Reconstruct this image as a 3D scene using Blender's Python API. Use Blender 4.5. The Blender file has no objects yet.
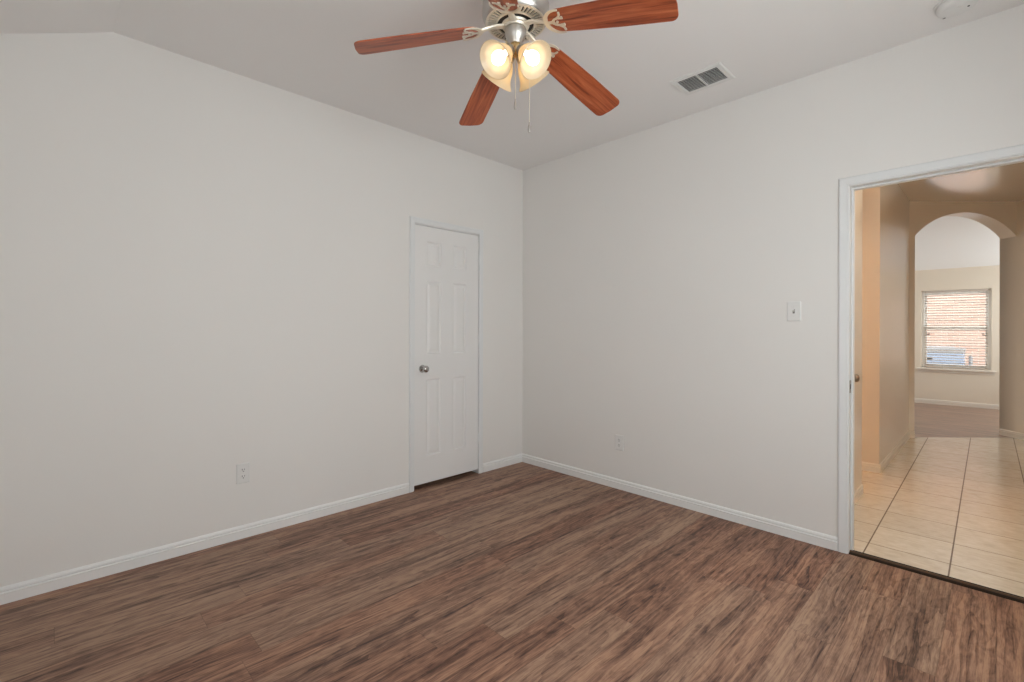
import bpy, bmesh, math, random
from mathutils import Vector, Matrix
random.seed(7)
PI = math.pi
S = bpy.context.scene
COL = S.collection

# ------------------------------------------------------------------ camera, world, exposure
YAW = math.radians(45.75)                       # viewing direction, measured from the X axis
CW, SW = math.cos(YAW), math.sin(YAW)
CAM_H = 1.245
cd = bpy.data.cameras.new('camera'); cam = bpy.data.objects.new('camera', cd); COL.objects.link(cam)
cd.sensor_width = 36; cd.lens = 474 / 1024 * 36; cd.shift_y = -11.7 / 1024
cd.clip_start = 0.05; cd.clip_end = 200
cam.matrix_world = Matrix.Translation((0, 0, CAM_H)) @ Matrix.Rotation(YAW - PI / 2, 4, 'Z') @ Matrix.Rotation(PI / 2, 4, 'X') @ Matrix.Rotation(math.radians(0.19), 4, 'Z')
S.camera = cam

SKY = 6.05
w = bpy.data.worlds.new('sky'); S.world = w; w.use_nodes = True
bg = w.node_tree.nodes['Background']
bg.inputs['Color'].default_value = (0.96, 0.975, 1.0, 1); bg.inputs['Strength'].default_value = SKY

S.view_settings.view_transform = 'Standard'; S.view_settings.look = 'None'
S.view_settings.gamma = 1; S.view_settings.use_curve_mapping = False
S.view_settings.exposure = 0.0
S.cycles.use_denoising = True
S.cycles.max_bounces = 14; S.cycles.diffuse_bounces = 8; S.cycles.glossy_bounces = 4
S.cycles.transmission_bounces = 8; S.cycles.transparent_max_bounces = 16
S.cycles.sample_clamp_indirect = 8; S.cycles.caustics_reflective = False; S.cycles.caustics_refractive = False

def area(name, loc, rot, sx, sy, power, colour=(1, 1, 1), portal=False):
    l = bpy.data.lights.new(name, 'AREA'); l.shape = 'RECTANGLE'; l.size = sx; l.size_y = sy
    l.energy = power; l.color = colour
    if portal: l.cycles.is_portal = True
    o = bpy.data.objects.new(name, l); COL.objects.link(o); o.location = loc; o.rotation_euler = rot
    return o
# daylight portals in the windows (they only guide the sky light)
area('sky_portal', (-0.62, 0.45, 1.45), (0, -PI / 2, 0), 1.45, 0.4, 1, portal=True)
area('sky_portal', (1.2, -0.77, 1.45), (PI / 2, 0, 0), 2.0, 1.45, 1, portal=True)
area('sky_portal', (9.85, -1.17, 1.45), (PI / 2, 0, 0), 1.3, 1.5, 1, portal=True)
area('sky_portal', (9.6, 3.27, 1.45), (-PI / 2, 0, 0), 1.5, 1.5, 1, portal=True)
area('sky_portal', (10.93, 0.506, 1.265), (0, PI / 2, 0), 1.3, 0.85, 1, portal=True)

# ------------------------------------------------------------------ node helpers and materials
class NT:
    def __init__(s, name):
        s.m = bpy.data.materials.new(name); s.m.use_nodes = True
        s.t = s.m.node_tree; s.b = s.t.nodes['Principled BSDF']; s.out = s.t.nodes['Material Output']
    def n(s, typ, inp=None, **kw):
        nd = s.t.nodes.new(typ)
        for k, v in kw.items(): setattr(nd, k, v)
        for k, v in (inp or {}).items(): s.set(nd.inputs[k], v)
        return nd
    def set(s, sock, v):
        if isinstance(v, bpy.types.NodeSocket): s.t.links.new(v, sock)
        else: sock.default_value = v
    def math(s, op, a, b=0.0, c=0.0):
        return s.n('ShaderNodeMath', {0: a, 1: b, 2: c}, operation=op).outputs[0]
    def mix(s, fac, a, b, blend='MIX'):
        nd = s.n('ShaderNodeMix', data_type='RGBA', blend_type=blend)
        s.set(nd.inputs['Factor'], fac); s.set(nd.inputs[6], a); s.set(nd.inputs[7], b)
        return nd.outputs[2]
    def ramp(s, fac, stops):
        nd = s.n('ShaderNodeValToRGB', {0: fac}); e = nd.color_ramp.elements
        while len(e) < len(stops): e.new(0.5)
        for el, (p, c) in zip(e, stops): el.position = p; el.color = (*c, 1)
        return nd.outputs[0]
    def bump(s, h, strength, dist=0.002):
        nd = s.n('ShaderNodeBump', {'Height': h, 'Strength': strength, 'Distance': dist})
        s.set(s.b.inputs['Normal'], nd.outputs[0])
    def p(s, **kw):
        for k, v in kw.items(): s.set(s.b.inputs[k.replace('_', ' ')], v)
        return s

def c4(c): return (*c, 1)
def paint(name, col, rough=0.6, tex=0.12, scale=90, spec=0.4):
    m = NT(name); g = m.n('ShaderNodeNewGeometry')
    nz = m.n('ShaderNodeTexNoise', {'Vector': g.outputs['Position'], 'Scale': scale, 'Detail': 3.0})
    big = m.n('ShaderNodeTexNoise', {'Vector': g.outputs['Position'], 'Scale': 1.3, 'Detail': 2.0})
    m.p(Base_Color=m.mix(big.outputs[0], c4([x * 0.985 for x in col]), c4([min(1, x * 1.015) for x in col])), Roughness=rough)
    m.b.inputs['Specular IOR Level'].default_value = spec
    if tex: m.bump(nz.outputs[0], tex)
    return m.m
def plain(name, col, rough=0.5, metal=0.0, **kw):
    m = NT(name); g = m.n('ShaderNodeTexCoord')
    nz = m.n('ShaderNodeTexNoise', {'Vector': g.outputs['Object'], 'Scale': 40.0, 'Detail': 2.0})
    m.p(Base_Color=m.mix(nz.outputs[0], c4([x * 0.96 for x in col]), c4(col)), Roughness=rough, Metallic=metal)
    return m.m

def wood_floor(name, swap=False):
    m = NT(name); g = m.n('ShaderNodeNewGeometry')
    xyz = m.n('ShaderNodeSeparateXYZ', {0: g.outputs['Position']}); x, y = (xyz.outputs[1], xyz.outputs[0]) if swap else (xyz.outputs[0], xyz.outputs[1])
    W, L = 0.152, 1.22
    yr = m.math('DIVIDE', m.math('ADD', y, 20.06), W); row = m.math('FLOOR', yr)
    rr = m.n('ShaderNodeTexWhiteNoise', {'W': row}, noise_dimensions='1D').outputs[0]
    xr = m.math('DIVIDE', m.math('ADD', m.math('ADD', x, 20.0), m.math('MULTIPLY', rr, L)), L); colm = m.math('FLOOR', xr)
    idv = m.n('ShaderNodeCombineXYZ', {0: row, 1: colm}).outputs[0]
    wn = m.n('ShaderNodeTexWhiteNoise', {'Vector': idv}, noise_dimensions='3D')
    off = m.math('MULTIPLY', wn.outputs[0], 37.0)
    offrow = m.math('MULTIPLY', rr, 29.0)
    def grain(sx, sy, scale, det, dist, rough=0.6, o_=None):
        v = m.n('ShaderNodeCombineXYZ', {0: m.math('MULTIPLY', x, sx), 1: m.math('MULTIPLY', y, sy), 2: o_ or off}).outputs[0]
        return m.n('ShaderNodeTexNoise', {'Vector': v, 'Scale': scale, 'Detail': det, 'Roughness': rough, 'Distortion': dist}).outputs[0]
    wv = m.n('ShaderNodeCombineXYZ', {0: m.math('MULTIPLY', x, 1.5), 1: m.math('MULTIPLY', y, 4.0), 2: off}).outputs[0]
    warp = m.math('SUBTRACT', m.n('ShaderNodeTexNoise', {'Vector': wv, 'Scale': 1.0, 'Detail': 2.0}).outputs[0], 0.5)
    y = m.math('ADD', y, m.math('MULTIPLY', warp, 0.05))
    g1 = grain(0.65, 9.0, 2.0, 4.0, 0.2, 0.6, offrow)               # broad light and dark bands
    g2 = grain(1.1, 46.0, 2.0, 4.0, 0.0, 0.7)          # streaks
    g3 = grain(9.0, 170.0, 2.0, 3.0, 0.0)              # pores
    kn = grain(5.0, 16.0, 1.5, 3.0, 1.5)               # mottled figure
    fig = m.math('FRACT', m.math('MULTIPLY', grain(0.55, 7.0, 1.5, 1.0, 0.2), 10.0))   # cathedral figure
    fig = m.math('POWER', fig, 2.5)
    t = m.math('ADD', m.math('MULTIPLY', g1, 0.36), m.math('MULTIPLY', g2, 0.30))
    t = m.math('ADD', t, m.math('MULTIPLY', kn, 0.21))
    t = m.math('ADD', t, m.math('MULTIPLY', g3, 0.17)); t = m.math('SUBTRACT', t, m.math('MULTIPLY', fig, 0.055))
    t = m.math('ADD', t, m.math('MULTIPLY', m.math('SUBTRACT', wn.outputs[0], 0.5), 0.045))
    base = m.ramp(t, [(0.385, (0.056, 0.028, 0.020)), (0.445, (0.148, 0.078, 0.053)), (0.50, (0.255, 0.142, 0.098)), (0.60, (0.43, 0.260, 0.172))])
    hue = m.mix(wn.outputs[0], (1.06, 0.97, 0.92, 1), (0.94, 1.0, 1.02, 1))
    base = m.mix(1.0, base, hue, 'MULTIPLY')
    fy = m.math('FRACT', yr); fx = m.math('FRACT', xr)
    ey = m.math('MINIMUM', fy, m.math('SUBTRACT', 1.0, fy)); ex = m.math('MINIMUM', fx, m.math('SUBTRACT', 1.0, fx))
    seam = m.math('MAXIMUM', m.math('LESS_THAN', ey, 0.0085), m.math('LESS_THAN', ex, 0.0011))
    base = m.mix(m.math('MULTIPLY', seam, 0.28), base, (0.02, 0.012, 0.01, 1))
    m.p(Base_Color=base, Roughness=m.math('ADD', 0.40, m.math('MULTIPLY', g2, 0.18)))
    m.b.inputs['Specular IOR Level'].default_value = 0.9 if swap else 0.35
    if swap: m.p(Coat_Weight=0.7, Coat_Roughness=0.3)
    m.bump(m.math('SUBTRACT', g2, m.math('MULTIPLY', seam, 0.8)), 0.18, 0.0015)
    return m.m

def tile_floor():
    m = NT('hall_tile'); g = m.n('ShaderNodeNewGeometry')
    mp = m.n('ShaderNodeMapping', {'Vector': g.outputs['Position'], 'Rotation': (0, 0, math.radians(-0.64)), 'Location': (0, 0, 0)})
    xyz = m.n('ShaderNodeSeparateXYZ', {0: mp.outputs[0]}); x, y = xyz.outputs[0], xyz.outputs[1]
    P = 0.3435
    xr = m.math('DIVIDE', m.math('ADD', x, 10 * P - 3.44 + 0.0), P); yr = m.math('DIVIDE', m.math('ADD', y, 10 * 0.351 - 0.138), 0.351)
    fx = m.math('FRACT', xr); fy = m.math('FRACT', yr)
    ex = m.math('MINIMUM', fx, m.math('SUBTRACT', 1.0, fx)); ey = m.math('MINIMUM', fy, m.math('SUBTRACT', 1.0, fy))
    idv = m.n('ShaderNodeCombineXYZ', {0: m.math('FLOOR', xr), 1: m.math('FLOOR', yr)}).outputs[0]
    wn = m.n('ShaderNodeTexWhiteNoise', {'Vector': idv}, noise_dimensions='3D')
    nz = m.n('ShaderNodeTexNoise', {'Vector': g.outputs['Position'], 'Scale': 14.0, 'Detail': 6.0, 'Roughness': 0.65}).outputs[0]
    st = m.n('ShaderNodeMapping', {'Vector': g.outputs['Position'], 'Scale': (34, 7, 1)})
    n2 = m.n('ShaderNodeTexNoise', {'Vector': st.outputs[0], 'Scale': 1.6, 'Detail': 5.0}).outputs[0]
    base = m.ramp(m.math('ADD', m.math('MULTIPLY', nz, 0.5), m.math('MULTIPLY', n2, 0.5)), [(0.34, (0.68, 0.60, 0.48)), (0.50, (0.78, 0.71, 0.59)), (0.66, (0.85, 0.79, 0.69))])
    base = m.mix(1.0, base, m.mix(wn.outputs[0], (0.95, 0.94, 0.93, 1), (1.03, 1.03, 1.03, 1)), 'MULTIPLY')
    gx = m.math('LESS_THAN', ex, 0.011); gy = m.math('LESS_THAN', ey, 0.0095)
    base = m.mix(m.math('MULTIPLY', gx, 0.9), base, (0.27, 0.20, 0.14, 1))
    base = m.mix(m.math('MULTIPLY', gy, 0.95), base, (0.16, 0.115, 0.085, 1))
    gr = m.math('MAXIMUM', gx, gy)
    m.p(Base_Color=base, Roughness=m.math('ADD', 0.27, m.math('MULTIPLY', gr, 0.5)))
    m.p(Coat_Weight=0.6, Coat_Roughness=0.20)
    m.bump(m.math('SUBTRACT', nz, m.math('MULTIPLY', gr, 1.0)), 0.16, 0.002)
    return m.m

def blade_wood():
    m = NT('cherry_blade'); tc = m.n('ShaderNodeTexCoord'); oi = m.n('ShaderNodeObjectInfo')
    sh = m.n('ShaderNodeVectorMath', {0: tc.outputs['Object'], 1: m.n('ShaderNodeCombineXYZ', {2: m.math('MULTIPLY', oi.outputs['Random'], 5.0)}).outputs[0]}, operation='ADD')
    mp = m.n('ShaderNodeMapping', {'Vector': sh.outputs[0], 'Scale': (1.6, 26, 3)})
    nz = m.n('ShaderNodeTexNoise', {'Vector': mp.outputs[0], 'Scale': 2.0, 'Detail': 6.0, 'Roughness': 0.6, 'Distortion': 0.8}).outputs[0]
    m.p(Base_Color=m.ramp(nz, [(0.30, (0.13, 0.022, 0.009)), (0.50, (0.40, 0.088, 0.030)), (0.72, (0.58, 0.175, 0.070))]), Roughness=0.38)
    return m.m

def bricks():
    m = NT('house_brick'); g = m.n('ShaderNodeNewGeometry')
    xyz = m.n('ShaderNodeSeparateXYZ', {0: g.outputs['Position']})
    v = m.n('ShaderNodeCombineXYZ', {0: xyz.outputs[1], 1: xyz.outputs[2]}).outputs[0]
    b = m.n('ShaderNodeTexBrick', {'Vector': v, 'Color1': (0.36, 0.225, 0.18, 1), 'Color2': (0.45, 0.30, 0.245, 1), 'Mortar': (0.42, 0.36, 0.32, 1), 'Scale': 1.0,
        'Mortar Size': 0.006, 'Brick Width': 0.2, 'Row Height': 0.067})
    m.p(Base_Color=b.outputs[0], Roughness=0.9)
    return m.m

def pane_glass():
    m = NT('window_glass'); t = m.t
    tr = m.n('ShaderNodeBsdfTransparent', {'Color': (0.96, 0.98, 0.97, 1)}); gl = m.n('ShaderNodeBsdfGlossy', {'Roughness': 0.02})
    lw = m.n('ShaderNodeLayerWeight', {'Blend': 0.12}); mx = m.n('ShaderNodeMixShader', {0: m.math('MULTIPLY', lw.outputs['Facing'], 0.35)})
    t.links.new(tr.outputs[0], mx.inputs[1]); t.links.new(gl.outputs[0], mx.inputs[2]); t.links.new(mx.outputs[0], m.out.inputs[0])
    return m.m
def shade_glass():
    m = NT('frosted_glass'); t = m.t
    tl = m.n('ShaderNodeBsdfTranslucent', {'Color': (0.96, 0.84, 0.62, 1)}); df = m.n('ShaderNodeBsdfDiffuse', {'Color': (0.88, 0.79, 0.63, 1)})
    gl = m.n('ShaderNodeBsdfGlossy', {'Roughness': 0.25, 'Color': (1, 1, 1, 1)})
    a = m.n('ShaderNodeMixShader', {0: 0.5}); b = m.n('ShaderNodeMixShader', {0: 0.05})
    t.links.new(tl.outputs[0], a.inputs[1]); t.links.new(df.outputs[0], a.inputs[2])
    t.links.new(a.outputs[0], b.inputs[1]); t.links.new(gl.outputs[0], b.inputs[2]); t.links.new(b.outputs[0], m.out.inputs[0])
    return m.m
def glow(name, col, strength):
    m = NT(name); m.p(Base_Color=c4(col), Emission_Color=c4(col), Emission_Strength=strength); return m.m

M = dict(
    wall=paint('wall_paint', (0.80, 0.786, 0.766), 0.62, 0.10),
    ceil=paint('ceiling_paint', (0.83, 0.82, 0.815), 0.75, 0.15),
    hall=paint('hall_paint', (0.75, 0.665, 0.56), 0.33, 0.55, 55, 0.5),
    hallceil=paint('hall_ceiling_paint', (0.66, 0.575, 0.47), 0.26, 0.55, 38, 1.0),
    far=paint('far_room_paint', (0.79, 0.71, 0.60), 0.55, 0.2, 60),
    trim=paint('trim_paint', (0.765, 0.778, 0.785), 0.36, 0.0),
    base=paint('baseboard_paint', (0.83, 0.835, 0.83), 0.36, 0.0),
    door=paint('door_paint', (0.80, 0.795, 0.79), 0.42, 0.0),
    trimh=paint('hall_trim_paint', (0.80, 0.745, 0.67), 0.4, 0.0),
    wood=wood_floor('plank_floor'), woodfar=wood_floor('plank_floor_far', True), tile=tile_floor(), blade=blade_wood(), brick=bricks(), glass=pane_glass(), shade=shade_glass(),
    nickel=plain('brushed_nickel', (0.60, 0.58, 0.55), 0.38, 1.0), pewter=plain('pewter', (0.86, 0.80, 0.69), 0.42, 0.55),
    steel=plain('satin_steel', (0.55, 0.54, 0.53), 0.22, 1.0), bronze=plain('aged_bronze', (0.34, 0.27, 0.21), 0.28, 1.0),
    brass=plain('polished_brass', (0.80, 0.58, 0.28), 0.25, 1.0),
    dark=plain('dark_motor', (0.025, 0.022, 0.02), 0.6), duct=plain('duct_grey', (0.20, 0.20, 0.195), 0.7),
    plastic=plain('white_plastic', (0.78, 0.78, 0.77), 0.4), ventw=plain('vent_enamel', (0.76, 0.76, 0.75), 0.45),
    slot=plain('slot_black', (0.03, 0.03, 0.03), 0.6), vinyl=plain('white_vinyl', (0.88, 0.89, 0.88), 0.4),
    slat=plain('blind_slat', (0.60, 0.52, 0.46), 0.5), thresh=plain('dark_threshold', (0.020, 0.012, 0.008), 0.45),
    threshlip=plain('threshold_ridge', (0.10, 0.06, 0.04), 0.45),
    acskytint=plain('condenser_sky_tint', (0.24, 0.29, 0.385), 0.6), acgrey=plain('condenser_grille', (0.22, 0.22, 0.23), 0.5),  # condenser colour has the blue of sky light mixed in
    concrete=plain('concrete', (0.50, 0.49, 0.47), 0.9), soil=plain('gravel_ground', (0.45, 0.43, 0.40), 1.0),
    bulb=glow('lit_bulb', (1.0, 0.90, 0.76), 3.4), lampglass=glow('lit_globe', (1.0, 0.64, 0.32), 330.0), dome=glow('added_light_dome', (1.0, 0.90, 0.76), 52.0),
)

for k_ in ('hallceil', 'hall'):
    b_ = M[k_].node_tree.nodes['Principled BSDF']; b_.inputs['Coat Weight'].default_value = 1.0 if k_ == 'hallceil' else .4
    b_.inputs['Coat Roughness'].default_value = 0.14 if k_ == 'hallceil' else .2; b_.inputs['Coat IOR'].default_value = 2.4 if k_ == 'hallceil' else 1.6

for k_ in ('thresh', 'threshlip'):
    b_ = M[k_].node_tree.nodes['Principled BSDF']; b_.inputs['Specular IOR Level'].default_value = .15; b_.inputs['Roughness'].default_value = .6

# ------------------------------------------------------------------ mesh helpers
def mesh(name, verts, faces, mat, parent=None, smooth=False, bevel=0.0, autosmooth=None):
    me = bpy.data.meshes.new(name); me.from_pydata([tuple(v) for v in verts], [], faces)
    mats = mat if isinstance(mat, (list, tuple)) else [mat]
    for k in mats: me.materials.append(M[k])
    bm = bmesh.new(); bm.from_mesh(me); bmesh.ops.recalc_face_normals(bm, faces=bm.faces); bm.to_mesh(me); bm.free()
    if smooth:
        for p in me.polygons: p.use_smooth = True
        if autosmooth: me.set_sharp_from_angle(angle=math.radians(autosmooth))
    o = bpy.data.objects.new(name, me); COL.objects.link(o)
    if parent: o.parent = parent
    if bevel:
        b = o.modifiers.new('bevel', 'BEVEL'); b.width = bevel; b.segments = 2; b.limit_method = 'ANGLE'
    return o
class G:                                              # collects shapes for one mesh
    def __init__(s): s.v = []; s.f = []
    def add(s, vs, fs):
        k = len(s.v); s.v += [Vector(v) for v in vs]; s.f += [[i + k for i in f] for f in fs]; return s
    def box(s, a, b):
        (x0, y0, z0), (x1, y1, z1) = a, b
        return s.add([(x0, y0, z0), (x1, y0, z0), (x1, y1, z0), (x0, y1, z0), (x0, y0, z1), (x1, y0, z1), (x1, y1, z1), (x0, y1, z1)],
            [(3, 2, 1, 0), (4, 5, 6, 7), (0, 1, 5, 4), (1, 2, 6, 5), (2, 3, 7, 6), (3, 0, 4, 7)])
    def prism(s, poly, vec):                          # polygon (3-D points) swept along vec
        n = len(poly); vec = Vector(vec); a = [Vector(p) for p in poly]
        return s.add(a + [p + vec for p in a], [list(range(n))[::-1], [n + i for i in range(n)]] + [(i, (i + 1) % n, n + (i + 1) % n, n + i) for i in range(n)])
    def lathe(s, prof, seg=40, mat=Matrix.Identity(4)):
        vs = []; fs = []; n = len(prof)
        for i in range(seg):
            a = 2 * PI * i / seg
            for r, z in prof: vs.append(mat @ Vector((r * math.cos(a), r * math.sin(a), z)))
        for i in range(seg):
            j = (i + 1) % seg
            for k in range(n - 1): fs.append((i * n + k, j * n + k, j * n + k + 1, i * n + k + 1))
        return s.add(vs, fs)
    def cyl(s, p, q, r, seg=16, r2=None):
        p, q = Vector(p), Vector(q); d = q - p; r2 = r if r2 is None else r2
        m = Matrix.Translation(p) @ d.to_track_quat('Z', 'Y').to_matrix().to_4x4()
        return s.lathe([(0, 0), (r, 0), (r2, d.length), (0, d.length)], seg, m)
    def xf(s, fn): s.v = [fn(v) for v in s.v]; return s
    def build(s, name, mat, parent=None, **kw): return mesh(name, s.v, s.f, mat, parent, **kw)
def weld(o, d=1e-5):
    bm = bmesh.new(); bm.from_mesh(o.data); bmesh.ops.remove_doubles(bm, verts=bm.verts, dist=d)
    bmesh.ops.recalc_face_normals(bm, faces=bm.faces); bm.to_mesh(o.data); bm.free(); return o
def tag(o, label, cat, group=None, kind=None):
    o['label'] = label; o['category'] = cat
    if group: o['group'] = group
    if kind: o['kind'] = kind
    return o
def empty(name, loc, rz=0):
    o = bpy.data.objects.new(name, None); COL.objects.link(o); o.location = loc; o.rotation_euler = (0, 0, rz); o.empty_display_size = 0.1
    return o
def part_copy(o, parent):
    c = o.copy(); COL.objects.link(c); c.parent = parent
    for ch in list(o.children): part_copy(ch, c)
    return c
def P(r, d, z=0): return Vector((SW * r + CW * d, -CW * r + SW * d, z))   # the passage that runs diagonally to the house's axes

# ------------------------------------------------------------------ bedroom shell
XR, YL, XB, YN, H = 3.19, 3.132, -0.45, -0.60, 2.743
T = 0.12
st = lambda o, label, cat: tag(o, label, cat, kind='structure')
# floor
g = G().box((XB - .2, YN - .2, -.12), (XR, 3.9, 0)); st(g.build('floor', 'wood'), 'dark brown rustic wood plank floor of the bedroom', 'floor')
# left wall with the closet door opening
DX0, DX1, DZ = 2.004, 2.654, 2.058
g = G().box((XB - T, YL, 0), (DX0, YL + T, H)).box((DX1, YL, 0), (XR + T, YL + T, H)).box((DX0, YL, DZ), (DX1, YL + T, H))
st(g.build('wall_left', 'wall'), 'plain off-white bedroom wall holding the closed six-panel door', 'wall')
g = G().box((1.5, 3.85, 0), (3.1, 3.95, 2.5)).box((1.4, YL + T, 0), (1.5, 3.95, 2.5)).box((3.1, YL + T, 0), (3.2, 3.95, 2.5)).box((1.4, YL + T, 2.5), (3.2, 3.95, 2.6))
st(g.build('wall_closet', 'wall'), 'closet walls hidden behind the closed six-panel door', 'wall')
# right wall with the open doorway
OY1, OY0, OZ = 0.580, -0.235, 2.048
RX = XR + T
g = G().box((XR, OY1 + .02, 0), (RX, YL, H)).box((XR, YN - T, 0), (RX, OY0 - .02, H)).box((XR, OY0 - .02, OZ + .02), (RX, OY1 + .02, H))
st(g.build('wall_right', 'wall'), 'plain off-white bedroom wall with the open doorway to the tiled hall', 'wall')
# unseen walls with windows
def win_wall(name, label, axis):
    if axis == 'x': g = G().box((XB - T, YN - T, 0), (XB, .25, 2.46)).box((XB - T, .65, 0), (XB, YL, 2.46)).box((XB - T, .25, 0), (XB, .65, .72)).box((XB - T, .25, 2.17), (XB, .65, 2.46))
    else: g = G().box((XB, YN - T, 0), (.2, YN, H)).box((2.2, YN - T, 0), (XR, YN, H)).box((.2, YN - T, 0), (2.2, YN, .72)).box((.2, YN - T, 2.17), (2.2, YN, H))
    st(g.build(name, 'wall'), label, 'wall')
win_wall('wall_back', 'off-white bedroom wall under the sloping ceiling, behind the camera', 'x')
win_wall('wall_near', 'off-white bedroom window wall beside the camera', 'y')
# ceiling: flat, then sloping down towards the back wall
CX, SL = 0.226, 0.459
zs = H - SL * (CX - (XB - .2))
g = G().prism([(RX, YN - T, H), (CX, YN - T, H), (XB - .2, YN - T, zs), (XB - .2, YN - T, zs + .2), (CX, YN - T, H + .15), (RX, YN - T, H + .15)], (0, 3.9, 0))
st(g.build('ceiling', 'ceil'), 'off-white bedroom ceiling, flat with one sloping side', 'ceiling')

# baseboards
BP = [(0, 0), (.011, 0), (.011, .043), (.0125, .046), (.0120, .050), (.0060, .053), (.0062, .055), (.0095, .058), (.009, .066), (.005, .074), (0, .076)]
def baseboard(name, p, q, nrm, label, mat='base', prof=BP):
    p, q, n = Vector(p), Vector(q), Vector(nrm)
    poly = [p + n * t + Vector((0, 0, z)) for t, z in prof]
    return st(G().prism(poly, q - p).build(name, mat), label, 'baseboard')
baseboard('baseboard_left', (XB, YL, 0), (DX0 - .048, YL, 0), (0, -1, 0), 'long white baseboard along the wall on the knob side of the closed door')
baseboard('baseboard_corner', (DX1 + .044, YL, 0), (XR, YL, 0), (0, -1, 0), 'short white baseboard between the closed door and the room corner')
baseboard('baseboard_right', (XR, YL, 0), (XR, OY1 + .051, 0), (-1, 0, 0), 'white baseboard along the wall between the room corner and the doorway')
baseboard('baseboard_near', (XR, OY0 - .051, 0), (XR, YN, 0), (-1, 0, 0), 'white baseboard beyond the far side of the doorway')

# casing around an opening: profile swept up, across and down with mitred corners
CP = [(0, 0), (0, .008), (.003, .0095), (.008, .0085), (.012, .010), (.028, .0115), (.038, .012), (.044, .0095), (.0465, .005), (.0465, 0)]
def casing(u0, u1, zt, fmap, sides=3, prof=CP):
    vs, fs = [], []; n = len(prof)
    for o, t in prof:
        for u, z in ((u0 - o, 0), (u0 - o, zt + o), (u1 + o, zt + o), (u1 + o, 0)): vs.append(fmap(u, z, t))
    for k in range(n):
        l = (k + 1) % n
        for j in range(3): fs.append((k * 4 + j, k * 4 + j + 1, l * 4 + j + 1, l * 4 + j))
    fs += [[k * 4 for k in range(n)], [k * 4 + 3 for k in range(n)]]
    return vs, fs
# doorway trim: casing, jamb, stop, strike plate
tr = empty('trim_1', (XR, OY1, 0)); st(tr, 'white casing and jamb of the open doorway to the tiled hall', 'door frame')
off = Vector((XR, OY1, 0))
loc = lambda g_: g_.xf(lambda v: v - off)
g = G(); g.add(*casing(OY0 - .005, OY1 + .005, OZ + .005, lambda u, z, t: (XR - t, u, z))); loc(g).build('casing', 'trim', tr)
g = G(); g.add(*casing(OY0 - .005, OY1 + .005, OZ + .005, lambda u, z, t: (RX + t, u, z))); loc(g).build('casing', 'trim', tr)
g = G().box((XR - .001, OY1, 0), (RX + .001, OY1 + .02, OZ + .02)).box((XR - .001, OY0 - .02, 0), (RX + .001, OY0, OZ + .02)).box((XR - .001, OY0, OZ), (RX + .001, OY1, OZ + .02))
loc(g).build('jamb', 'trim', tr)
g = G().box((XR + .045, OY1 - .011, 0), (XR + .08, OY1, OZ)).box((XR + .045, OY0, 0), (XR + .08, OY0 + .011, OZ)).box((XR + .045, OY0 + .011, OZ - .011), (XR + .08, OY1 - .011, OZ))
loc(g).build('door_stop', 'trim', tr, bevel=.002)
g = G().box((XR + .006, OY1 - .0018, .895), (XR + .038, OY1 + .0002, .965))
sp = loc(g).build('strike_plate', 'bronze', tr); sp['label'] = 'small dark metal strike plate'
g = G().box((XR + .014, OY1 - .0022, .917), (XR + .030, OY1 - .001, .943)); loc(g).build('latch_hole', 'slot', sp)
# threshold between plank floor and tile
th = empty('trim_2', (XR, (OY0 + OY1) / 2, 0)); st(th, 'dark brown threshold strip between plank floor and hall tile', 'threshold')
off = Vector((XR, (OY0 + OY1) / 2, 0))
g = G().prism([(XR - .004, OY0, 0), (XR + .012, OY0, .006), (XR + .052, OY0, .009), (XR + .066, OY0, .003), (XR + .066, OY0, 0)], (0, OY1 - OY0, 0)); loc(g).build('strip', 'thresh', th)
g = G().prism([(XR + .020, OY0, .0068), (XR + .026, OY0, .0105), (XR + .034, OY0, .0108), (XR + .040, OY0, .008)], (0, OY1 - OY0, 0)); loc(g).build('ridge', 'threshlip', th)

# ------------------------------------------------------------------ six-panel door
def panel_slab(w, h, thick, panels, fmap):
    """front face with recessed, raised-field panels; u across, z up, depth t (front = 0)"""
    xs = sorted({0, w, *[p for q in panels for p in q[:2]]}); zs_ = sorted({0, h, *[p for q in panels for p in q[2:]]})
    g = G()
    for i in range(len(xs) - 1):
        for j in range(len(zs_) - 1):
            x0, x1, z0, z1 = xs[i], xs[i + 1], zs_[j], zs_[j + 1]
            if any(abs(x0 - q[0]) < 1e-6 and z0 >= q[2] - 1e-6 and z1 <= q[3] + 1e-6 for q in panels): continue
            g.add([fmap(x0, z0, 0), fmap(x1, z0, 0), fmap(x1, z1, 0), fmap(x0, z1, 0)], [(0, 1, 2, 3)])
    for x0, x1, z0, z1 in panels:
        ring = []
        for ins, dep in ((0, 0), (.003, .0025), (.010, .0100), (.017, .0100), (.036, .0035), (.040, .003)):
            ring.append([fmap(x0 + ins, z0 + ins, dep), fmap(x1 - ins, z0 + ins, dep), fmap(x1 - ins, z1 - ins, dep), fmap(x0 + ins, z1 - ins, dep)])
        vs = [v for r in ring for v in r]; fs = []
        for k in range(len(ring) - 1):
            for j in range(4): fs.append((k * 4 + j, k * 4 + (j + 1) % 4, k * 4 + 4 + (j + 1) % 4, k * 4 + 4 + j))
        k = (len(ring) - 1) * 4; fs.append((k, k + 1, k + 2, k + 3)); g.add(vs, fs)
    g.add([fmap(0, 0, 0), fmap(w, 0, 0), fmap(w, h, 0), fmap(0, h, 0), fmap(0, 0, thick), fmap(w, 0, thick), fmap(w, h, thick), fmap(0, h, thick)],
        [(4, 5, 6, 7), (0, 1, 5, 4), (1, 2, 6, 5), (2, 3, 7, 6), (3, 0, 4, 7)])
    return g
SLAB0, SLABW, GAP = 2.009, 0.639, 0.036
SY = YL + .004                                     # face of the slab
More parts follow.
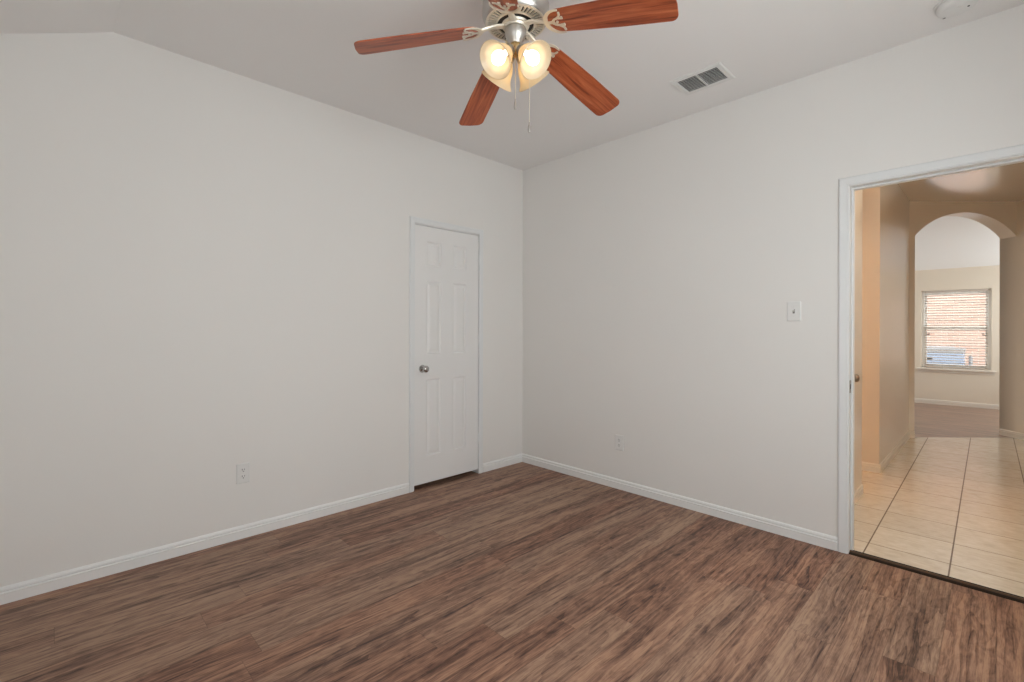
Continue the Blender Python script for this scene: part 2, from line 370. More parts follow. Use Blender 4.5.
dr = empty('door_1', (SLAB0, SY, 0)); st(dr, 'closed white six-panel closet door with a satin steel knob', 'door')
off = Vector((SLAB0, SY, 0))
a0, a1, b0, b1 = .108, .248, .352, .492
sh = DZ - .006 - GAP
rows = [(1.742 - GAP, 1.935 - GAP), (1.045 - GAP, 1.622 - GAP), (.245 - GAP, .852 - GAP)]
panels = [(u0, u1, z0, z1) for z0, z1 in rows for u0, u1 in ((a0, a1), (b0 + .014, b1 + .014))]
g = panel_slab(SLABW, sh, .035, panels, lambda u, z, t: Vector((u, t, z + GAP)))
weld(g.build('slab', 'door', dr))
g = G(); g.add(*casing(DX0 - .003, DX1 - .003 + .0, DZ + .004, lambda u, z, t: (u, YL - t, z), prof=[(o * .93, t) for o, t in CP])); loc(g).build('casing', 'trim', dr)
g = G().box((DX0, YL, 0), (DX0 + .003, YL + T, DZ)).box((DX1 - .003, YL, 0), (DX1, YL + T, DZ)).box((DX0, YL, DZ - .003), (DX1, YL + T, DZ)); loc(g).build('jamb', 'trim', dr)
def knob(parent, base, axis, mat, rosette_r=.031, ball=.027):
    m = Matrix.Translation(base) @ Vector(axis).to_track_quat('Z', 'Y').to_matrix().to_4x4()
    k = G().lathe([(0.011, .004), (.011, .026), (.016, .031), (.023, .036), (ball, .046), (ball * .98, .054), (ball * .8, .061), (ball * .45, .065), (0, .066)], 32, m).build('knob', mat, parent, smooth=True, autosmooth=50)
    r = G().lathe([(0, .006), (.012, .008), (.018, .006), (rosette_r * .9, .005), (rosette_r, .0)], 32, m).build('rosette', mat, k, smooth=True, autosmooth=50)
    return k
k = knob(dr, Vector((.071, 0, .935)), (0, -1, 0), 'steel'); k['label'] = 'round satin steel door knob'
for z in (.26, 1.12, 1.80):
    G().cyl((SLABW + .002, -.004, z), (SLABW + .002, -.004, z + .085), .0045, 10).build('hinge', 'trim', dr, smooth=True, autosmooth=40)

# ------------------------------------------------------------------ wall plates
def plate(name, loc_, rz, kind, label, cat, group=None):
    e = empty(name, loc_, rz); tag(e, label, cat, group)            # local: X across, -Y out of the wall, Z up
    w2, h2 = .0365, .059
    prof = [(-w2, 0), (-w2, -.003), (-w2 + .004, -.0055), (w2 - .004, -.0055), (w2, -.003), (w2, 0)]
    vs = [];
    for ins, t in ((0, 0), (0, -.003), (.004, -.0058)):
        vs += [(-w2 + ins, t, -h2 + ins), (w2 - ins, t, -h2 + ins), (w2 - ins, t, h2 - ins), (-w2 + ins, t, h2 - ins)]
    fs = [(3, 2, 1, 0), (8, 9, 10, 11)] + [(k * 4 + j, k * 4 + (j + 1) % 4, k * 4 + 4 + (j + 1) % 4, k * 4 + 4 + j) for k in (0, 1) for j in range(4)]
    mesh('cover_plate', vs, fs, 'plastic', e)
    def screw(z): G().cyl((0, -.0055, z), (0, -.0068, z), .0032, 12).build('screw', 'ventw', e)
    if kind == 'outlet':
        for zc in (.0195, -.0195):
            poly = [(.0165 * math.cos(a) * (1 if abs(math.cos(a)) < .9 else .97), -.0055, zc + max(-.0135, min(.0135, .0175 * math.sin(a)))) for a in [2 * PI * i / 28 for i in range(28)]]
            s_ = G().prism(poly, (0, -.0022, 0)).build('socket', 'plastic', e)
            G().box((-.0078, -.0081, zc - .001), (-.0050, -.0075, zc + .0085)).box((.0050, -.0081, zc), (.0078, -.0075, zc + .0075)).cyl((0, -.0075, zc - .0075), (0, -.0081, zc - .0075), .0029, 12).build('slots', 'slot', s_)
        screw(0)
    else:
        G().box((-.0055, -.0062, -.0125), (.0055, -.0054, .0125)).build('toggle_slot', 'duct', e)
        G().prism([(-.0042, -.005, -.004), (-.0042, -.0055, .006), (-.0042, -.0165, .0125), (-.0042, -.0185, .0075)], (.0084, 0, 0)).build('toggle', 'plastic', e, bevel=.001)
        screw(.03); screw(-.03)
    return e
plate('wall_outlet', (.823, YL, .385), 0, 'outlet', 'white duplex outlet low on the wall beside the closed door', 'outlet')
plate('wall_outlet', (XR, 2.065, .362), -PI / 2, 'outlet', 'white duplex outlet low on the wall between corner and doorway', 'outlet')
plate('light_switch', (XR, .855, 1.358), -PI / 2, 'switch', 'white toggle light switch on the wall beside the doorway', 'light switch')

# ------------------------------------------------------------------ ceiling vent and smoke detector
VX, VY = 2.788, 1.24
v = empty('air_vent', (VX, VY, H)); tag(v, 'white rectangular louvred air vent in the flat ceiling', 'vent')
hx, hy, ix, iy = .117, .150, .082, .118
vs = []
for x_, y_, z_ in ((hx, hy, 0), (hx, hy, -.003), (hx - .006, hy - .006, -.0075), (ix + .005, iy + .005, -.009), (ix, iy, -.006), (ix, iy, 0)):
    vs += [(-x_, -y_, z_), (x_, -y_, z_), (x_, y_, z_), (-x_, y_, z_)]
fs = [(k * 4 + j, k * 4 + (j + 1) % 4, k * 4 + 4 + (j + 1) % 4, k * 4 + 4 + j) for k in range(5) for j in range(4)]
mesh('frame', vs, fs, 'ventw', v)
G().box((-ix, -iy, -.0015), (ix, iy, -.0005)).build('duct_opening', 'slot', v)
G().box((-ix, -.0045, -.009), (ix, .0045, -.002)).build('centre_bar', 'ventw', v)
for sgn in (-1, 1):
    for i in range(9):
        x_ = -ix + .012 + i * (2 * ix - .02) / 8.6
        y0, y1 = (.0045, iy) if sgn > 0 else (-iy, -.0045)
        G().prism([(x_ - .0022, y0, -.0085), (x_ - .0014, y0, -.009), (x_ + .0022, y0, -.0025), (x_ + .0014, y0, -.002)], (0, y1 - y0, 0)).build('louvre', 'ventw', v)
for y_ in (-hy + .016, hy - .016): G().cyl((0, y_, -.008), (0, y_, -.0098), .004, 12).build('screw', 'pewter', v)

sd = empty('smoke_detector', (2.957, .137, H)); tag(sd, 'round white smoke detector on the ceiling near the doorway wall', 'smoke detector')
G().lathe([(0, 0), (.079, 0), (.079, -.008), (.073, -.010)], 48).build('base_ring', 'plastic', sd, smooth=True, autosmooth=40)
G().lathe([(.071, -.009), (.071, -.022), (.064, -.032), (.050, -.036), (.03, -.038), (0, -.038)], 48).build('cover', 'plastic', sd, smooth=True, autosmooth=40)
a = G()
for i in range(20):
    t = 2 * PI * i / 20
    a.lathe([(0, -.0335), (.0035, -.0335), (.0035, -.036), (0, -.036)], 8, Matrix.Translation((.056 * math.cos(t), .056 * math.sin(t), 0)))
G().cyl((-.030, -.012, -.037), (-.030, -.012, -.040), .010, 20).build('test_button', 'ventw', sd)
G().cyl((-.004, -.040, -.0365), (-.004, -.040, -.0390), .0042, 12).build('indicator', 'slot', sd)
G().cyl((.038, .042, -.032), (.038, .042, -.0367), .0030, 12).cyl((.044, .047, -.029), (.044, .047, -.0335), .0030, 12).build('sounder_hole', 'duct', sd)
for t in (2.2, 2.6, 3.0, 3.4, 3.8, 4.2):
    c, s_ = math.cos(t), math.sin(t)
    G().prism([(.050 * c - .008 * s_, .050 * s_ + .008 * c, -.0358), (.050 * c + .008 * s_, .050 * s_ - .008 * c, -.0358), (.053 * c + .008 * s_, .053 * s_ - .008 * c, -.0352), (.053 * c - .008 * s_, .053 * s_ + .008 * c, -.0352)], (0, 0, -.0012)).build('sensor_slot', 'ventw', sd)

# ------------------------------------------------------------------ ceiling fan
FX, FY = 1.414, 1.436
fan = empty('ceiling_fan', (FX, FY, H)); tag(fan, 'brushed nickel ceiling fan with five cherry wood blades and four lit glass shades', 'ceiling fan')
sm = dict(smooth=True, autosmooth=35)
G().lathe([(0, 0), (.078, 0), (.078, -.012), (.070, -.034), (.045, -.052), (.020, -.058), (0, -.058)], 48).build('canopy', 'nickel', fan, **sm)
G().cyl((0, 0, -.055), (0, 0, -.085), .013, 24).build('downrod', 'nickel', fan, **sm)
G().lathe([(.013, -.078), (.034, -.080), (.072, -.086), (.112, -.098), (.132, -.114), (.142, -.132), (.143, -.155), (.141, -.172), (.136, -.186), (.130, -.196), (.126, -.199), (.124, -.198), (.124, -.19)], 64).build('motor_housing', 'nickel', fan, **sm)
G().lathe([(.125, -.193), (.06, -.193)], 48).build('motor_core', 'dark', fan)
g = G().lathe([(.127, -.197), (.127, -.2015), (.118, -.203), (.117, -.198)], 64).lathe([(.085, -.199), (.085, -.205), (.078, -.207), (.076, -.199)], 64)
for i in range(44):
    a_ = 2 * PI * i / 44; c, s_ = math.cos(a_), math.sin(a_); hw = .0030
    g.prism([(.083 * c - hw * s_ * .8, .083 * s_ + hw * c * .8, -.199), (.083 * c + hw * s_ * .8, .083 * s_ - hw * c * .8, -.199), (.119 * c + hw * s_ * 1.5, .119 * s_ - hw * c * 1.5, -.199), (.119 * c - hw * s_ * 1.5, .119 * s_ + hw * c * 1.5, -.199)], (0, 0, -.005))
g.build('vent_ring', 'pewter', fan)
G().lathe([(0, -.195), (.077, -.195), (.077, -.201), (.070, -.204), (0, -.204)], 48).build('flywheel_gap', 'dark', fan, **sm)
G().lathe([(0, -.203), (.058, -.203), (.060, -.207), (.057, -.213), (.050, -.214), (.046, -.222), (0, -.224)], 48).build('flywheel', 'pewter', fan, **sm)
G().lathe([(0, -.222), (.040, -.222), (.046, -.227), (.046, -.240), (.042, -.256), (.034, -.270), (.027, -.281), (.024, -.287), (0, -.287)], 48).build('switch_housing', 'nickel', fan, **sm)
G().lathe([(0, -.285), (.021, -.285), (.024, -.292), (.024, -.318), (.018, -.328), (.008, -.333), (.006, -.342), (0, -.343)], 32).build('light_fitter', 'brass', fan, **sm)
# blades
R0, R1 = .195, .66
ROOTZ, DROOP, PITCH = 2.4925 - H, math.atan(.205), math.radians(12)
def blade_xf(v):
    y, z = v.y, v.z
    y, z = y * math.cos(PITCH) + z * math.sin(PITCH), -y * math.sin(PITCH) + z * math.cos(PITCH)
    dx = v.x - .2
    return Vector((.2 + dx * math.cos(DROOP) + z * math.sin(DROOP), y, ROOTZ - dx * math.sin(DROOP) + z * math.cos(DROOP)))
outl = []
RR = R1 + .010
for i in range(9):                                     # outer corners, rounded
    a_ = PI / 2 * i / 8; outl.append((RR - .030 + .030 * math.sin(a_), -.071 + .030 - .030 * math.cos(a_)))
outl += [(RR + .003, 0)]
for i in range(9):
    a_ = PI / 2 * i / 8; outl.append((RR - .030 + .030 * math.cos(a_), .071 - .030 + .030 * math.sin(a_)))
outl += [(.45, .0685), (.27, .061)]
for i in range(13):                                    # rounded root
    a_ = PI / 2 + PI * i / 12; outl.append((.205 + .052 * math.cos(a_), .0565 * math.sin(a_)))
outl += [(.27, -.061), (.45, -.0685)]
blade_g = G().prism([(x_, y_, -.003) for x_, y_ in outl], (0, 0, .006)).xf(blade_xf)
# blade irons: an arm from the flywheel, a crescent and three prongs under the blade root
def iron():
    g = G()
    pts = [(.050, -.212), (.075, -.213), (.095, -.217), (.115, -.224), (.134, -.233), (.150, -.2405)]; wd = [.017, .014, .011, .010, .013, .018]
    vs = []
    for (r, z), w_ in zip(pts, wd): vs += [(r, -w_, z), (r, w_, z), (r, w_ * .7, z - .006), (r, -w_ * .7, z - .006)]
    fs = [(k * 4 + j, k * 4 + (j + 1) % 4, k * 4 + 4 + (j + 1) % 4, k * 4 + 4 + j) for k in range(5) for j in range(4)] + [(3, 2, 1, 0), (20, 21, 22, 23)]
    g.add(vs, fs)
    pl = G(); n = 22; cx = .200
    inner, outer = [], []
    for i in range(n + 1):                             # crescent, closed towards the hub
        a_ = math.radians(72 + 216 * i / n); k = math.sin(PI * i / n); wd_ = .005 + .012 * k
        outer.append((cx + .061 * math.cos(a_), .061 * math.sin(a_))); inner.append((cx + (.061 - wd_) * math.cos(a_), (.061 - wd_) * math.sin(a_)))
    for i in range(n):
        q = [outer[i], outer[i + 1], inner[i + 1], inner[i]]
        pl.prism([(x_, y_, -.0035) for x_, y_ in q], (0, 0, -.0045))
    def bar(p, q, w0, w1):
        d = Vector((q[0] - p[0], q[1] - p[1])).normalized(); nx, ny = -d.y, d.x
        pl.prism([(p[0] + nx * w0, p[1] + ny * w0, -.0035), (q[0] + nx * w1, q[1] + ny * w1, -.0035), (q[0] - nx * w1, q[1] - ny * w1, -.0035), (p[0] - nx * w0, p[1] - ny * w0, -.0035)], (0, 0, -.0042))
    bar((.143, 0), (.186, 0), .007, .0055)
    for s_ in (-1, 1):                                  # a scroll that forks and meets the tips of the crescent
        q = [(.172, 0), (.186, .013 * s_), (.202, .018 * s_), (.216, .030 * s_), (.219, .046 * s_)]
        for k in range(4): bar(q[k], q[k + 1], .0042, .0042)
        bar((.202, .018 * s_), (.226, .014 * s_), .0040, .0030)
    pl.cyl((.197, 0, -.0035), (.197, 0, -.0090), .0055, 12)
    for s_ in (-1, 1): pl.cyl((.222, .020 * s_, -.0035), (.222, .020 * s_, -.0088), .0045, 12)
    pl.xf(blade_xf); g.add(pl.v, pl.f)
    return g
irn = iron().build('blade_iron', 'pewter', fan)
bld = blade_g.build('blade', 'blade', fan, bevel=.0015)
for i, (a_, sag) in enumerate(((180, 0), (-36, 0), (35.2, .038), (107, .045), (252, 0))):
    ib, bb = (irn, bld) if i == 0 else (part_copy(irn, fan), part_copy(bld, fan))
    ib.rotation_euler = bb.rotation_euler = (0, sag, math.radians(a_ + 5.5) - (PI / 2 - YAW))
# light kit: four bell shades
E = math.radians(43)
SHP = [(.0215, 0), (.0225, .006), (.027, .013), (.037, .027), (.0445, .044), (.0495, .062), (.0565, .080), (.066, .094), (.0755, .103), (.0762, .1045), (.0745, .105)]
full = SHP + [(r - .0028, s_ + (.0015 if i else 0)) for i, (r, s_) in reversed(list(enumerate(SHP[:-1])))]
ax = Vector((math.cos(E), 0, -math.sin(E)))
neck = Vector((.116, 0, 2.343 - H)) - ax * .103
AM = Matrix.Translation(neck) @ ax.to_track_quat('Z', 'Y').to_matrix().to_4x4()
hubp = Vector((.010, 0, -.300))
arm = G().cyl(hubp, neck + ax * -.018, .009, 14).lathe([(0, -.022), (.013, -.022), (.0225, -.014), (.0255, -.004), (.0255, .008), (.0235, .0085), (.0205, -.002)], 28, AM).build('socket_arm', 'nickel', fan, **sm)
shd = G().lathe(full, 44, AM).build('lamp_shade', 'shade', fan, **sm)
BU = [(r_ * .94, z_ + .016) for r_, z_ in ((0, .004), (.012, .006), (.013, .022), (.017, .032), (.025, .043), (.0295, .056), (.0305, .064), (.0285, .075), (.022, .086), (.012, .0925), (0, .0945))]
blb = G().lathe(BU, 28, AM).build('light_bulb', 'bulb', fan, smooth=True)
for i, a_ in enumerate((225, 315, 45, 135)):
    for o in (arm, shd, blb):
        c = o if i == 0 else part_copy(o, fan)
        c.rotation_euler = (0, 0, math.radians(a_) - (PI / 2 - YAW))
# pull chains
def chain(x_, y_, z0, z1):
    g = G().cyl((x_, y_, z0), (x_, y_, z1 + .045), .0014, 8)
    n = int((z0 - z1 - .045) / .0062)
    for i in range(n):
        z = z0 - i * .0062; g.lathe([(0, .0024), (.0022, .0011), (.0022, -.0011), (0, -.0024)], 6, Matrix.Translation((x_, y_, z)))
    c = g.build('pull_chain', 'pewter', fan)
    G().lathe([(0, .047), (.0025, .046), (.003, .036), (.0055, .030), (.0068, .014), (.0050, .003), (.0, 0)], 16, Matrix.Translation((x_, y_, z1))).build('fob', 'nickel', c, **sm)
    return c
chain(0, 0, -.342, 2.178 - H)
u = Vector((SW, -CW, 0)) * .060
cc = chain(u.x, u.y, -.250, 2.080 - H)
G().cyl((u.x * .6, u.y * .6, -.246), (u.x * 1.03, u.y * 1.03, -.249), .0035, 10).build('chain_spout', 'nickel', fan)

# ------------------------------------------------------------------ hall
HY = 0.725                                        # face of the hall's wall on the closet side
N0, N1 = 4.43, 5.19                               # opening into the side passage
g = G().add([(RX - .06, OY0, .0), (RX - .06, OY1, .0), (RX, OY1, 0), (RX, 2.5, 0), (5.35, 2.5, 0), P(3.1, 5.52), P(6.1, 5.52), (RX, -.6, 0), (RX, OY0, 0)], [list(range(9))])
st(g.build('floor_hall', 'tile'), 'square beige ceramic tiles of the hall floor', 'floor')
bpy.data.objects['floor_hall'].location.z = .002
g = G().add([P(.9, 5.52), P(7.3, 5.52), (11, -1.12, 0), (11, 3.22, 0)], [list(range(4))])
st(g.build('floor_far_room', 'woodfar'), 'brown plank floor of the far room beyond the arch', 'floor')
bpy.data.objects['floor_far_room'].location.z = .001
# hall wall on the closet side (with the hall closet door), the side passage and its warm room
HD0, HD1 = 3.475, 4.055
g = G().box((RX, HY, 0), (HD0 - .02, HY + T, H)).box((HD1 + .02, HY, 0), (N0, HY + T, H)).box((HD0 - .02, HY, 2.06), (HD1 + .02, HY + T, H)).box((RX, HY + T + .4, 0), (N0 - T, HY + T + .45, H))
g.box((N0 - T, HY + T, 0), (N0, 1.62, H))
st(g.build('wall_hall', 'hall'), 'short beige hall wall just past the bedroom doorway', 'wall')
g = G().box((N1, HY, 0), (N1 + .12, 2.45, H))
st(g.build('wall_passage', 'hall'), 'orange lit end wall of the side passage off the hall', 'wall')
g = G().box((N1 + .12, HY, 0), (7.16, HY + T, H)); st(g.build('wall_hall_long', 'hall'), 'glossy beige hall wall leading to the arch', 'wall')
# far side of passage: doorway into a lit room
g = G().box((3.4, 1.62, 0), (4.68, 1.72, H)).box((N1 - .02, 1.62, 0), (N1, 1.72, H)).box((4.68, 1.62, 2.02), (N1 - .02, 1.72, H)).box((3.4, 2.45, 0), (5.31, 2.55, H)).box((3.4, 1.72, 0), (3.5, 2.45, H))
st(g.build('wall_bath', 'hall'), 'beige walls of the lit room off the side passage', 'wall')
lamp = empty('wall_light', (4.3, 2.45, 2.05)); tag(lamp, 'warm glowing globe wall light in the room off the side passage', 'wall light')
G().lathe([(0, 0), (.06, 0), (.055, .015), (.02, .022), (.018, .05), (0, .05)], 32, Matrix.Rotation(PI / 2, 4, 'X')).build('base', 'nickel', lamp, **sm)
G().lathe([(.07 * math.sin(PI * k_ / 16), .07 * math.cos(PI * k_ / 16)) for k_ in range(17)], 32, Matrix.Translation((0, -.115, 0))).build('globe', 'lampglass', lamp, smooth=True)
lamp = empty('added_hall_light', (3.78, .12, H)); tag(lamp, 'added unseen round ceiling light that brightens the hall just past the doorway', 'ceiling light')  # added fixture, out of view, to brighten the hall tiles
G().lathe([(0, 0), (.16, 0), (.16, -.02), (.15, -.026)], 40).build('base', 'nickel', lamp, **sm)
G().lathe([(.148, -.022), (.135, -.055), (.09, -.085), (0, -.098)], 40).build('diffuser', 'dome', lamp, **sm)
# right side of the hall and the diagonal passage wall
g = G().box((RX, -.57, 0), (7.80, -.45, H)); st(g.build('wall_hall_right', 'hall'), 'beige hall wall opposite the side passage', 'wall')
g = G().prism([P(5.85, 5.02), P(5.85, 5.69), P(5.97, 5.69), P(5.97, 4.9)], (0, 0, H)); st(g.build('wall_diagonal', 'hall'), 'beige wall running flush into the side of the arch', 'wall')
# arch wall
def arch_wall():
    D0, D1, rl, rr, a0, a1, zsp, zap, top = 5.50, 5.68, 1.0, 7.2, 4.672, 5.85, 2.345, 2.618, 3.4
    g = G()
    def quad(r0, r1, z0, z1):
        g.prism([P(r0, D0, z0), P(r1, D0, z0), P(r1, D0, z1), P(r0, D0, z1)], P(0, D1 - D0))
    quad(rl, a0, 0, top); quad(a1, rr, 0, top)
    hw = (a1 - a0) / 2; rise = zap - zsp; R = (hw * hw + rise * rise) / (2 * rise); zc = zap - R; c = (a0 + a1) / 2; n = 40
    arc = [(a0 + (a1 - a0) * i / n) for i in range(n + 1)]
    za = [zc + math.sqrt(max(0, R * R - (r - c) ** 2)) for r in arc]
    poly = [P(r, D0, z) for r, z in zip(arc, za)] + [P(a1, D0, top), P(a0, D0, top)]
    g.prism(poly, P(0, D1 - D0))
    return g
st(arch_wall().build('wall_arch', 'hall'), 'beige wall with the arched opening to the far room', 'wall')
g = G().prism([(RX, -.7, H), (RX, 2.6, H), (5.4, 2.6, H), P(2.35, 5.52, H), P(7.2, 5.52, H), (7.9, -.7, H)], (0, 0, .1))
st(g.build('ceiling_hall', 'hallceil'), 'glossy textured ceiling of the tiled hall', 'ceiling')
HB = [(t * .95, z) for t, z in BP]
baseboard('baseboard_hall', (HD1 + .052, HY, 0), (N0, HY, 0), (0, -1, 0), 'short white baseboard just past the bedroom doorway', mat='trimh', prof=HB)
baseboard('baseboard_passage', (N1, HY - .012, 0), (N1, 1.62, 0), (-1, 0, 0), 'baseboard under the orange lit passage wall', mat='trimh', prof=HB)
baseboard('baseboard_hall_long', (N1, HY, 0), (7.12, HY, 0), (0, -1, 0), 'white baseboard along the glossy hall wall to the arch', mat='trimh', prof=HB)
baseboard('baseboard_diagonal', P(5.85, 5.02), P(5.85, 5.68), (-SW, CW, 0), 'baseboard on the wall flush with the arch side', mat='trimh', prof=HB)
baseboard('baseboard_pier', P(4.58, 5.5), P(4.672, 5.5), (-CW, -SW, 0), 'short baseboard on the narrow pier of the arch', mat='trimh', prof=HB)
# hall closet door, mostly hidden by the doorway jamb; its knob shows past it
hd = empty('door_2', (HD0, HY, 0)); st(hd, 'white hall closet door hidden past the doorway jamb, bronze knob showing', 'door')
pw = HD1 - HD0
pan = [(u0, u1, z0, z1) for z0, z1 in rows for u0, u1 in ((.09, .235), (pw - .235, pw - .09))]
weld(panel_slab(pw, 2.03, .035, pan, lambda u, z, t: Vector((u, .006 + t, z + .012))).build('slab', 'door', hd))
off = Vector((HD0, HY, 0))
g = G(); g.add(*casing(HD0 - .004, HD1 + .004, 2.046, lambda u, z, t: (u, HY - t, z))); loc(g).build('casing', 'trim', hd)
k = knob(hd, Vector((pw - .074, .006, .915)), (0, -1, 0), 'bronze'); k['label'] = 'round aged bronze door knob'

# ------------------------------------------------------------------ far room
FXW = 10.75
WY0, WY1, WZ0, WZ1 = .079, .933, .61, 1.925
g = G().box((FXW, -1.0, 0), (FXW + .18, WY0, 2.4)).box((FXW, WY1, 0), (FXW + .18, 3.1, 2.4)).box((FXW, WY0, 0), (FXW + .18, WY1, WZ0)).box((FXW, WY0, WZ1), (FXW + .18, WY1, 2.4))
st(g.build('wall_far', 'far'), 'beige far room wall holding the window with blinds', 'wall')
g = G().box((4.4, 3.1, 0), (8.85, 3.22, 3.4)).box((10.35, 3.1, 0), (FXW + .18, 3.22, 3.4)).box((8.85, 3.1, 0), (10.35, 3.22, .7)).box((8.85, 3.1, 2.2), (10.35, 3.22, 3.4))
st(g.build('wall_far_left', 'far'), 'beige window wall of the far room on the passage side, out of view', 'wall')
g = G().box((8.85, -1.12, 0), (9.2, -1.0, 3.4)).box((10.5, -1.12, 0), (FXW + .18, -1.0, 3.4)).box((9.2, -1.12, 0), (10.5, -1.0, .7)).box((9.2, -1.12, 2.2), (10.5, -1.0, 3.4))
st(g.build('wall_far_right', 'far'), 'beige window wall of the far room opposite the passage, out of view', 'wall')
zf = 2.285
g = G().prism([(FXW + .3, -1.2, zf - .12), (FXW + .3, -1.2, zf + .1), (8.3, -1.2, zf + .4 * (FXW - 8.3) + .2), (4.2, -1.2, zf + .4 * (FXW - 8.3) + .2), (4.2, -1.2, zf + .4 * (FXW - 8.3)), (8.3, -1.2, zf + .4 * (FXW - 8.3))], (0, 4.6, 0))
st(g.build('ceiling_far_room', 'ceil'), 'sloping off-white ceiling of the far room seen through the arch', 'ceiling')
baseboard('baseboard_far', (FXW, -1, 0), (FXW, 3.1, 0), (-1, 0, 0), 'baseboard under the far room window', mat='trimh', prof=HB)

def frame_ring(g, x0, x1, y0, y1, z0, z1, w_):
    g.box((x0, y0, z0), (x1, y0 + w_, z1)).box((x0, y1 - w_, z0), (x1, y1, z1)).box((x0, y0 + w_, z0), (x1, y1 - w_, z0 + w_)).box((x0, y0 + w_, z1 - w_), (x1, y1 - w_, z1)); return g
w1 = empty('window_1', (FXW + .1, (WY0 + WY1) / 2, WZ0)); st(w1, 'white vinyl single-hung window in the far room', 'window')
off = Vector((FXW + .1, (WY0 + WY1) / 2, WZ0))
WM = 1.265
loc(frame_ring(G(), FXW + .09, FXW + .16, WY0, WY1, WZ0, WZ1, .035)).build('window_frame', 'vinyl', w1, bevel=.003)
for nm, z0, z1, x0 in (('upper_sash', WM + .0, WZ1 - .035, FXW + .125), ('lower_sash', WZ0 + .035, WM + .045, FXW + .095)):
    s_ = loc(frame_ring(G(), x0, x0 + .028, WY0 + .035, WY1 - .035, z0, z1, .034)).build(nm, 'vinyl', w1, bevel=.003)
    loc(G().box((x0 + .012, WY0 + .069, z0 + .034), (x0 + .016, WY1 - .069, z1 - .034))).build('pane', 'glass', s_)
loc(G().box((FXW - .045, WY0 - .055, WZ0 - .028), (FXW + .0, WY1 + .055, WZ0)).box((FXW, WY0, WZ0 - .028), (FXW + .09, WY1, WZ0 + .002))).build('window_sill', 'trimh', w1, bevel=.004)
loc(G().box((FXW - .014, WY0 - .04, WZ0 - .07), (FXW, WY1 + .04, WZ0 - .028))).build('apron', 'trimh', w1, bevel=.003)
for y_, s_ in ((WY0 + .085, 1), (WY1 - .085, -1)):
    t_ = loc(G().box((FXW + .078, y_ - .018, 1.165), (FXW + .095, y_ + .018, 1.182)).box((FXW + .078, y_ + .008 * s_, 1.182), (FXW + .09, y_ + .020 * s_, 1.205))).build('sash_latch', 'slot', w1); t_['label'] = 'small black sash latch'
bl = empty('window_blind', (FXW + .045, (WY0 + WY1) / 2, WZ1)); tag(bl, 'open horizontal slatted blind inside the far room window', 'blind')
off = Vector((FXW + .045, (WY0 + WY1) / 2, WZ1))
ya, yb = WY0 + .045, WY1 - .045
loc(G().box((FXW + .02, ya, WZ1 - .035), (FXW + .07, yb, WZ1 - .001))).build('headrail', 'slat', bl, bevel=.003)
g = G(); n = 29
for i in range(n):
    z = WZ0 + .052 + i * (WZ1 - .05 - WZ0 - .052) / n
    a_ = math.radians(-13); dx, dz = .024 * math.cos(a_), .024 * math.sin(a_)
    g.prism([(FXW + .045 - dx, ya, z - dz), (FXW + .045 - dx, ya, z - dz + .003), (FXW + .045, ya, z + .0045), (FXW + .045 + dx, ya, z + dz + .003), (FXW + .045 + dx, ya, z + dz), (FXW + .045, ya, z + .0015)], (0, yb - ya, 0))
loc(g).build('slats', 'slat', bl)
loc(G().box((FXW + .022, ya, WZ0 + .012), (FXW + .068, yb, WZ0 + .030))).build('bottom_rail', 'slat', bl, bevel=.003)
for t_ in (.14, .5, .86):
    y_ = ya + (yb - ya) * t_
    loc(G().cyl((FXW + .021, y_, WZ0 + .02), (FXW + .021, y_, WZ1 - .02), .0014, 6)).build('ladder_cord', 'slat', bl)
# windows of the unseen walls
def side_window(name, label, cx, cy, cz, wid, hei, rz, dep):
    e = empty(name, (cx, cy, cz), rz); st(e, label, 'window')
    w_, h_ = wid / 2, hei / 2
    def ring(y0, y1, x0, x1, z0, z1, t): return G().box((x0, y0, z0), (x0 + t, y1, z1)).box((x1 - t, y0, z0), (x1, y1, z1)).box((x0 + t, y0, z0), (x1 - t, y1, z0 + t)).box((x0 + t, y0, z1 - t), (x1 - t, y1, z1))
    ring(-.035, .035, -w_, w_, -h_, h_, .04).build('window_frame', 'vinyl', e, bevel=.003)
    G().box((-w_ + .04, -.02, -.02), (w_ - .04, .02, .02)).build('meeting_rail', 'vinyl', e)
    for z0, z1 in ((-h_ + .04, -.02), (.02, h_ - .04)): G().box((-w_ + .04, -.002, z0), (w_ - .04, .002, z1)).build('pane', 'glass', e)
side_window('window_2', 'narrow bedroom window behind the camera', XB - .06, .45, 1.445, .4, 1.45, PI / 2, 0)
side_window('window_3', 'wide bedroom window beside the camera', 1.2, YN - .06, 1.445, 2.0, 1.45, 0, 0)
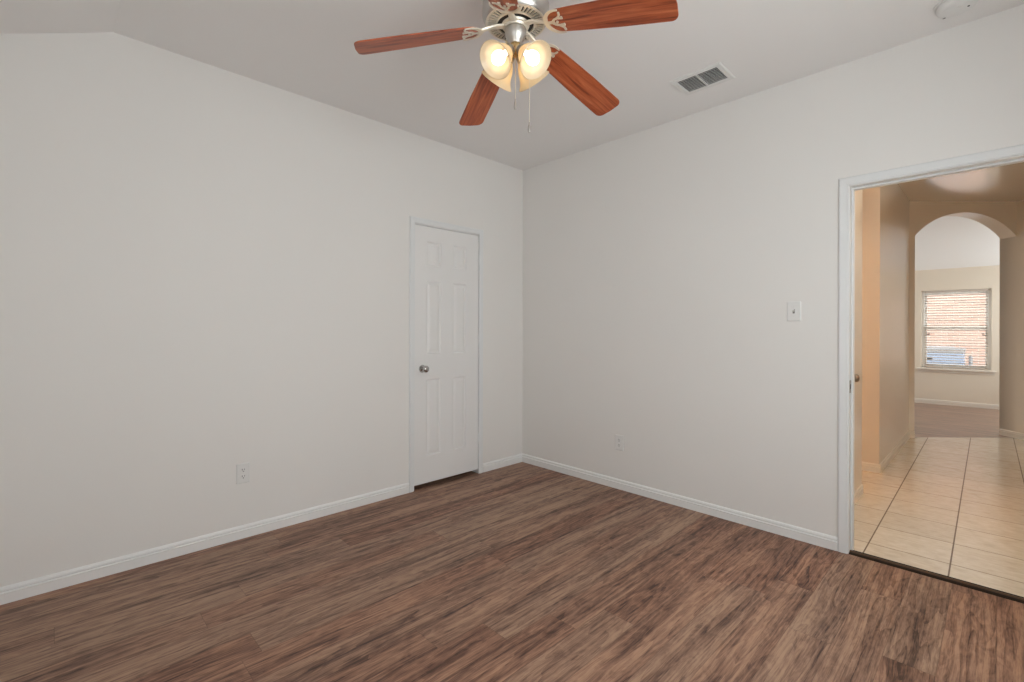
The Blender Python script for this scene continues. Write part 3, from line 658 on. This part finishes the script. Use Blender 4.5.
side_window('added_window_4', 'tall unseen window added to brighten the far room, beside the blinds', 9.85, -1.06, 1.45, 1.3, 1.5, 0, 0)  # added opening, lets more sky light into the far room
side_window('added_window_5', 'wide unseen window added to brighten the far room', 9.6, 3.16, 1.45, 1.5, 1.5, 0, 0)  # also added, out of view, to raise the far room's daylight

# ------------------------------------------------------------------ outdoors, seen through the far window
st(G().add([(11, -14, -.15), (60, -14, -.15), (60, 16, -.15), (11, 16, -.15)], [(0, 1, 2, 3)]).build('ground', 'soil'), 'pale ground between the houses', 'ground')
nh = empty('brick_house', (14.4, .5, -.15)); tag(nh, 'pinkish brick house wall seen through the far window', 'house')
off = Vector((14.4, .5, -.15))
loc(G().box((14.4, -6, -.15), (17, 7, 3.0))).build('brick_wall', 'brick', nh)
loc(G().prism([(13.95, -6.4, 2.95), (15.7, -6.4, 4.0), (17.4, -6.4, 2.95), (17.4, -6.4, 2.85), (13.95, -6.4, 2.85)], (0, 13.8, 0))).build('roof', 'acgrey', nh)
ac = empty('air_conditioner', (13.2, .88, -.15)); tag(ac, 'pale blue grey outdoor air conditioner by the brick house', 'air conditioner')
aw, ah = .40, 1.05
G().box((-.48, -.48, 0), (.48, .48, .08)).build('pad', 'concrete', ac)
g = G().box((-aw + .01, -aw + .01, .08), (aw - .01, aw - .01, ah - .07))
for i in range(15):
    z = .12 + i * .057; g.box((-aw, -aw, z), (aw, aw, z + .028))
g.build('cabinet', 'acskytint', ac)
G().box((-aw - .012, -aw - .012, ah - .10), (aw + .012, aw + .012, ah)).build('top_cap', 'acgrey', ac, bevel=.02)
G().lathe([(0, ah + .02), (.26, ah + .02), (.29, ah), (.0, ah)], 32).build('fan_grille', 'acgrey', ac)
G().box((-aw - .006, .06, .80), (-aw + .002, .20, .86)).build('badge', 'slot', ac)
G().cyl((.1, -aw, .55), (.1, -aw - .09, .55), .028, 12).cyl((.1, -aw - .09, .0), (.1, -aw - .09, .90), .03, 12).build('refrigerant_line', 'acgrey', ac)
